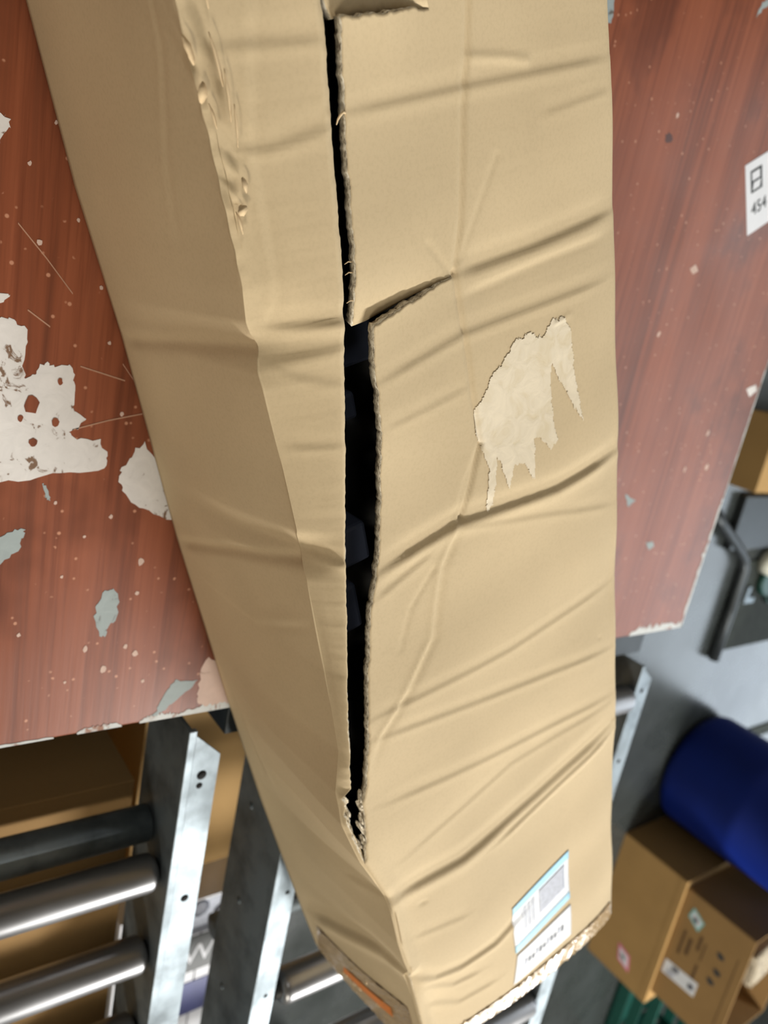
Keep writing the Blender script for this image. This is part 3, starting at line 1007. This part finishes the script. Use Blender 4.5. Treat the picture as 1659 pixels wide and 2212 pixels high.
# what lies in the carton
goods = tag(empty('packed_goods', (0, 0, ZT), YAW), 'black film-wrapped goods seen through the slit of the long carton', 'package')
bm = bmesh.new()
bmesh.ops.create_grid(bm, x_segments=110, y_segments=26, size=0.5)
for v in bm.verts:
    u = -0.21 + (v.co.x + 0.5) * 1.13
    w = 0.188 + (v.co.y + 0.5) * 0.262
    e = min(1, (0.5 - abs(v.co.x)) * 40) * min(1, (0.5 - abs(v.co.y)) * 12)
    v.co = Vector((u, w, 0.012 + e * (0.115 + 0.012 * math.sin(u * 47 + w * 30) + 0.008 * math.sin(u * 90 - w * 70))))
gw = bm_obj('black_wrap', bm, 'black', goods, True)
gs = gw.modifiers.new('film', 'SOLIDIFY')
gs.thickness = 0.002
for u, w, lu, lw, z in ((0.300, 0.226, 0.016, 0.014, 0.188), (0.352, 0.212, 0.020, 0.012, 0.186), (0.20, 0.244, 0.010, 0.010, 0.18), (0.155, 0.248, 0.02, 0.03, 0.176)):
    box('bluish_block', u - lu, u + lu, w - lw, w + lw, 0.10, z, 'navy', goods, 0.003)

# print on the table sticker
for (x, y, w, h) in ((-0.018, 0.0, 0.034, 0.0),):
    slab('print_frame', [(-0.034, -0.012), (-0.006, -0.012), (-0.006, 0.012), (-0.034, 0.012)], 0.0004, 0.0008, 'ink', stk)
    slab('print_window', [(-0.031, -0.009), (-0.021, -0.009), (-0.021, 0.007), (-0.031, 0.007)], 0.0004, 0.0010, 'sticker_white', stk)
    slab('print_window', [(-0.018, -0.006), (-0.009, -0.009), (-0.009, 0.006), (-0.018, 0.009)], 0.0004, 0.0010, 'sticker_white', stk)
text_piece('print_line', '454', 0.022, 'ink', stk, (0.016, 0.004, 0.0008), math.pi / 2)

# ------------------------------------------------------------------ roller conveyors
RZ = 0.73                                   # top of the side rails


def side_rail(y0, y1, x0, x1, web, chamfer, parent, holes):
    """channel: top flange y0..y1, web at y0 hanging down, bottom lip"""
    t = 0.0035
    bm = bmesh.new()
    poly = [(x0, y0), (x0 + chamfer, y1), (x1, y1), (x1, y0)]
    lo = [bm.verts.new((x, y, RZ - t)) for x, y in poly]
    hi = [bm.verts.new((x, y, RZ)) for x, y in poly]
    bm.faces.new(lo)
    bm.faces.new(hi)
    for i in range(4):
        bm.faces.new((lo[i], lo[(i + 1) % 4], hi[(i + 1) % 4], hi[i]))
    # rolled lip along the inner border of the flange
    box_bm(bm, x0, x1, y0 - 0.001, y0 + 0.008, RZ - t, RZ + 0.0025, 0.001)
    box_bm(bm, x0, x1, y0, y0 + t, RZ - web, RZ - t)
    box_bm(bm, x0, x1, y0, y0 + (y1 - y0) * 0.8, RZ - web - t, RZ - web)
    r = bm_obj('side_rail', bm, 'alu', parent)
    for (x, y, rad) in holes:
        lathe('screw_hole', [(rad, -0.002), (rad, 0.0004)], 'hole', r, (x, y, RZ), 'Z', 14)
    return r


ROLL = {}


def roller(y0, y1, x, z, rad, parent):
    key = (round(y1 - y0, 4), rad)
    L = y1 - y0
    if key not in ROLL:
        prof = [(rad - 0.010, 0.0), (rad - 0.006, 0.0008), (rad - 0.0025, 0.003), (rad - 0.0006, 0.0065), (rad, 0.011)]
        prof = prof + [(r, L - h) for r, h in prof[::-1]]
        o = lathe('roller', prof, 'roller', parent, (x, y0, z), 'Y', 48)
        a = lathe('bearing_cap', [(rad * 0.55, -0.006), (rad * 0.6, L + 0.006)], 'cap', o, (0, 0, 0), 'Y', 20)
        ROLL[key] = (o.data, a.data)
    else:
        o = bpy.data.objects.new('roller', ROLL[key][0])
        link(o, parent)
        o.location = (x, y0, z)
        a = link(bpy.data.objects.new('bearing_cap', ROLL[key][1]), o)
    return o


def stand(x, ya, yb, parent):
    for y in (ya, yb):
        box('stand_leg', x, x + 0.04, y, y + 0.03, 0.0, RZ - 0.108, 'alu', parent, 0.002)
    tube('stand_brace', [(x + 0.02, ya + 0.03, 0.2), (x + 0.02, yb, 0.2)], 0.012, 'alu', parent)


XE = 2.35
conv1 = tag(empty('roller_conveyor', (0, 0, 0)), 'aluminium roller conveyor with wide shiny rollers left of the carton end', 'conveyor', 'roller conveyors')
side_rail(0.325, 0.364, 0.470, XE, 0.10, 0.036, conv1, ((0.528, 0.346, 0.0055), (0.541, 0.345, 0.0035), (0.690, 0.348, 0.0045), (0.905, 0.346, 0.004)))
side_rail(-0.380, -0.345, 0.470, XE, 0.10, 0.0, conv1, ())
for k in range(15):
    roller(-0.335, 0.3222, 0.668 + 0.116 * k, 0.700, 0.0215, conv1)
tube('cross_tube', [(0.632, -0.36, 0.662), (0.632, 0.322, 0.662)], 0.021, 'alu', conv1, 24)
stand(0.472, -0.375, 0.329, conv1)
stand(2.1, -0.375, 0.329, conv1)

conv2 = tag(empty('roller_conveyor', (0, 0, 0)), 'aluminium roller conveyor running out below the far end of the long carton', 'conveyor', 'roller conveyors')
r2 = side_rail(0.466, 0.499, 0.470, XE, 0.112, 0.03, conv2, ((0.735, 0.488, 0.003), (0.90, 0.486, 0.003)))
for x, z in ((0.80, 0.66), (0.95, 0.655), (0.66, 0.65)):
    lathe('rivet', [(0.0045, 0.0), (0.0035, 0.002), (0.001, 0.0028)], 'alu', r2, (x, 0.4665, z), 'Y', 12).scale = (1, -1, 1)
side_rail(1.118, 1.158, 0.512, XE, 0.10, 0.03, conv2, ((0.562, 0.140 + 1.0, 0.004), (0.70, 1.138, 0.004)))
for k in range(11):
    roller(0.508, 1.113, 0.575 + 0.165 * k, 0.722, 0.0235, conv2)
box('cross_member', 0.452, 0.492, 0.372, 1.118, RZ - 0.06, RZ - 0.012, 'dark_steel', conv2, 0.002)
tube('cross_tube', [(0.90, 0.47, 0.60), (0.90, 1.12, 0.60)], 0.018, 'alu', conv2, 20)
stand(0.512, 0.47, 1.12, conv2)
stand(2.1, 0.47, 1.12, conv2)


# ------------------------------------------------------------------ cartons
def carton(name, label, x0, x1, y0, y1, z0, z1, mat='carton', open_top=False, rz=0.0, group=None, cat='box'):
    cx, cy = (x0 + x1) / 2, (y0 + y1) / 2
    hx, hy, h = (x1 - x0) / 2, (y1 - y0) / 2, z1 - z0
    t = 0.005
    r = tag(empty(name, (cx, cy, z0), rz), label, cat, group)
    box('front_panel', -hx, -hx + t, -hy, hy, 0.0002, h, mat, r, 0.001)
    box('back_panel', hx - t, hx, -hy, hy, 0.0002, h, mat, r, 0.001)
    box('side_panel', -hx + t, hx - t, -hy, -hy + t, 0.0002, h, mat, r, 0.001)
    box('side_panel', -hx + t, hx - t, hy - t, hy, 0.0002, h, mat, r, 0.001)
    box('bottom_panel', -hx + t, hx - t, -hy + t, hy - t, 0.0002, t, mat, r)
    if not open_top:
        box('top_flap', -hx + t, hx - t, -hy + t, -0.0015, h - t, h - 0.0005, mat, r)
        box('top_flap', -hx + t, hx - t, 0.0015, hy - t, h - t, h - 0.0005, mat, r)
    return r


def wall_patch(name, parent, pts, depth, mat):
    """flat piece on a carton's -Y wall: pts are (x, z) in carton space, at y = -depth"""
    n = len(pts)
    vs = [(x, -depth, z) for x, z in pts] + [(x, -depth + 0.002, z) for x, z in pts]
    fs = [tuple(range(n)), tuple(range(n, 2 * n))[::-1]] + [(i, n + i, n + (i + 1) % n, (i + 1) % n) for i in range(n)]
    return mesh_obj(name, vs, fs, mat, parent)


# two stacked cartons on the floor
cA = carton('shipping_carton', 'closed brown carton with a pink sticker, under the open carton on the floor', 1.885, 2.47, 2.655, 3.04, 0.0, 0.29)
p = wall_patch('pink_sticker', cA, [(0.148, 0.118), (0.215, 0.135), (0.232, 0.192), (0.165, 0.178)], 0.1935, 'pink')
wall_patch('sticker_centre', p, [(0.160, 0.128), (0.208, 0.141), (0.221, 0.184), (0.172, 0.171)], 0.1942, 'sticker_white')
wall_patch('sticker_print', p, [(0.178, 0.140), (0.196, 0.144), (0.203, 0.165), (0.186, 0.162)], 0.1946, 'print_dark')
wall_patch('tape_strip', cA, [(-0.29, 0.262), (0.29, 0.262), (0.29, 0.288), (-0.29, 0.288)], 0.1932, 'carton')

cB = carton('open_carton', 'open brown carton with teal sticker and white label, stacked on the closed carton', 1.915, 2.41, 2.672, 3.03, 0.2905, 0.568, 'carton_dark', True)
p = wall_patch('teal_sticker', cB, [(-0.195, 0.045), (-0.150, 0.035), (-0.118, 0.085), (-0.165, 0.098)], 0.1798, 'teal')
wall_patch('sticker_centre', p, [(-0.185, 0.050), (-0.153, 0.043), (-0.129, 0.081), (-0.162, 0.090)], 0.1801, 'sticker_white')
wall_patch('sticker_print', p, [(-0.168, 0.055), (-0.150, 0.052), (-0.140, 0.072), (-0.158, 0.076)], 0.1803, 'print_dark')
p = wall_patch('address_label', cB, [(0.075, 0.012), (0.135, 0.012), (0.128, 0.150), (0.066, 0.150)], 0.1798, 'sticker_white')
wall_patch('label_print', p, [(0.080, 0.045), (0.100, 0.045), (0.098, 0.072), (0.078, 0.072)], 0.1803, 'print_dark')
wall_patch('label_print', p, [(0.108, 0.030), (0.128, 0.030), (0.126, 0.060), (0.106, 0.060)], 0.1803, 'print_grey')
wall_patch('label_print', p, [(0.090, 0.118), (0.112, 0.118), (0.110, 0.140), (0.088, 0.140)], 0.1803, 'print_dark')
for x0, x1, z0, z1 in ((-0.09, 0.02, 0.040, 0.050), (-0.075, 0.00, 0.066, 0.080), (-0.115, -0.05, 0.100, 0.112), (0.00, 0.08, 0.118, 0.128), (-0.10, -0.02, 0.125, 0.130), (-0.14, 0.16, 0.244, 0.247)):
    wall_patch('printed_line', cB, [(x0, z0), (x1, z0), (x1, z1), (x0, z1)], 0.1795, 'carton_ink')
for x0, z0 in ((-0.112, 0.178), (-0.045, 0.186), (0.005, 0.176)):
    wall_patch('printed_symbol', cB, [(x0, z0), (x0 + 0.010, z0 - 0.008), (x0 + 0.026, z0 + 0.004), (x0 + 0.022, z0 + 0.024), (x0 + 0.006, z0 + 0.020)], 0.1795, 'ink')
# foam block in it
bm = bmesh.new()
box_bm(bm, -0.08, 0.10, -0.05, 0.10, 0.0, 0.26, 0.012)
bmesh.ops.subdivide_edges(bm, edges=bm.edges, cuts=3, use_grid_fill=True)
for v in bm.verts:
    v.co += Vector((random.uniform(-1, 1), random.uniform(-1, 1), random.uniform(-1, 1))) * 0.004
foam = bm_obj('foam_block', bm, 'foam', None, False, (2.10, 2.84, 0.298))
foam.rotation_euler = (0.0, 0.0, 0.3)
tag(foam, 'off-white crumbly foam block standing in the open carton', 'foam')

# blue drum
drum = tag(empty('blue_drum', (1.64, 3.0, 0)), 'upright dark blue plastic drum on the floor behind the brown cartons', 'drum')
lathe('drum_body', [(0.185, 0.0005), (0.215, 0.006), (0.232, 0.022), (0.240, 0.05), (0.241, 0.30), (0.246, 0.32), (0.241, 0.34), (0.241, 0.62), (0.246, 0.64), (0.241, 0.66), (0.236, 0.90), (0.222, 0.93)], 'blue', drum, n=64)
lathe('drum_lid', [(0.226, 0.9302), (0.232, 0.935), (0.232, 0.955), (0.20, 0.958)], 'blue', drum, n=48)

# cartons below the conveyors
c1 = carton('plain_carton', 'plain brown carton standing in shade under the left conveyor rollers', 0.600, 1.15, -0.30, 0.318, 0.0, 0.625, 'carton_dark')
c2 = carton('flat_carton', 'tan carton seen between the two conveyors beside the dark rail', 0.64, 0.985, 0.42, 0.80, 0.0, 0.40, 'carton')
pc = carton('printed_carton', 'white printed carton with black lettering band and blue block between the conveyors', 1.06, 1.45, 0.42, 0.72, 0.0, 0.40, 'white_print')
zt = 0.4004
# carton space: centre (1.255, 0.57)
slab('grey_picture', [(-0.19, -0.145), (-0.135, -0.145), (-0.135, 0.145), (-0.19, 0.145)], zt - 0.001, zt, 'print_grey', pc)
for k in range(5):
    lathe('printed_gear', [(0.018, 0), (0.018, 0.0006), (0.009, 0.0008)], 'print_dark', pc, (-0.175 + 0.02 * (k % 2), -0.10 + 0.045 * k, zt), 'Z', 9)
slab('dark_stripe', [(-0.135, -0.145), (-0.120, -0.145), (-0.120, 0.145), (-0.135, 0.145)], zt - 0.001, zt + 0.0002, 'print_dark', pc)
slab('black_band', [(-0.115, -0.145), (-0.035, -0.145), (-0.035, 0.145), (-0.115, 0.145)], zt - 0.001, zt + 0.0003, 'print_black', pc)
text_piece('lettering', 'WY', 0.058, 'white_print', pc, (-0.072, 0.018, zt + 0.0006), math.pi / 2)
slab('blue_block', [(-0.01, -0.145), (0.065, -0.145), (0.065, 0.145), (-0.01, 0.145)], zt - 0.001, zt + 0.0003, 'print_blue', pc)

# ------------------------------------------------------------------ things on the floor beyond the table
tag(box('dark_floor_slab', 0.72, 1.10, 2.86, 4.0, 0.0004, 0.008, 'mat', None, 0.003), 'dark flat slab standing in for a dark area of the floor beyond the right table edge', 'mat')  # thin dark slab stands in for a dark area of the floor
tag(box('floor_sheet', 1.56, 1.62, 3.4, 4.0, 0.0004, 0.006, 'mat', None, 0.002), 'dark strip lying on the floor beside the blue drum', 'mat')
carton('small_carton', 'low brown carton on the floor past the right table edge', 0.16, 0.42, 2.56, 3.05, 0.0, 0.10, 'carton')
fr = tag(empty('steel_frame', (0, 0, 0)), 'dark steel floor frame with bent tube beside the dark slab', 'frame')
box('base_plate', 0.455, 0.66, 2.66, 3.30, 0.0004, 0.03, 'dark_steel', fr, 0.004)
tube('bent_tube', [(0.50, 2.48, 0.022), (0.56, 2.57, 0.022), (0.66, 2.74, 0.022), (0.70, 2.80, 0.022), (0.74, 2.825, 0.022), (0.90, 2.83, 0.022), (1.12, 2.83, 0.022)], 0.021, 'dark_steel', fr, 14)
tag(lathe('tape_roll', [(0.03, 0.0), (0.055, 0.001), (0.055, 0.048), (0.03, 0.049)], 'cream', None, (0.72, 3.0, 0.0085), 'Z', 28), 'pale roll of tape standing on the dark slab', 'tape')
g = tag(empty('green_strap', (0.80, 3.06, 0.0085)), 'green plastic strap coil next to the pale tape roll', 'strap')
lathe('coil', [(0.055, 0.0), (0.07, 0.0), (0.07, 0.02), (0.055, 0.02)], 'green', g, (0, 0, 0), 'Z', 24)
tube('strap_end', [(0.06, 0.0, 0.01), (0.10, 0.04, 0.012), (0.12, 0.12, 0.006)], 0.006, 'green', g, 6)
bk = tag(empty('metal_bracket', (0.86, 2.93, 0.0085)), 'small grey angled bracket on the dark slab', 'bracket')
box('bracket_arm', -0.035, 0.035, -0.012, 0.012, 0.0, 0.012, 'alu', bk, 0.002)
box('bracket_arm', 0.012, 0.035, 0.012, 0.06, 0.0, 0.012, 'alu', bk, 0.002)
# green crate beside the stacked cartons
gc = tag(empty('green_crate', (2.92, 3.22, 0)), 'dark green slatted plastic crate behind the stacked cartons', 'crate')
for z in (0.02, 0.09, 0.16):
    box('slat', -0.25, 0.25, -0.20, -0.185, z, z + 0.05, 'green', gc, 0.003)
    box('slat', -0.25, 0.25, 0.185, 0.20, z, z + 0.05, 'green', gc, 0.003)
    box('slat', -0.25, -0.235, -0.185, 0.185, z, z + 0.05, 'green', gc, 0.003)
    box('slat', 0.235, 0.25, -0.185, 0.185, z, z + 0.05, 'green', gc, 0.003)
for x in (-0.25, 0.225):
    for y in (-0.20, 0.175):
        box('corner_post', x + 0.001, x + 0.024, y + 0.001, y + 0.024, 0.0005, 0.22, 'green', gc, 0.003)
box('crate_base', -0.235, 0.235, -0.185, 0.185, 0.0005, 0.012, 'green', gc)
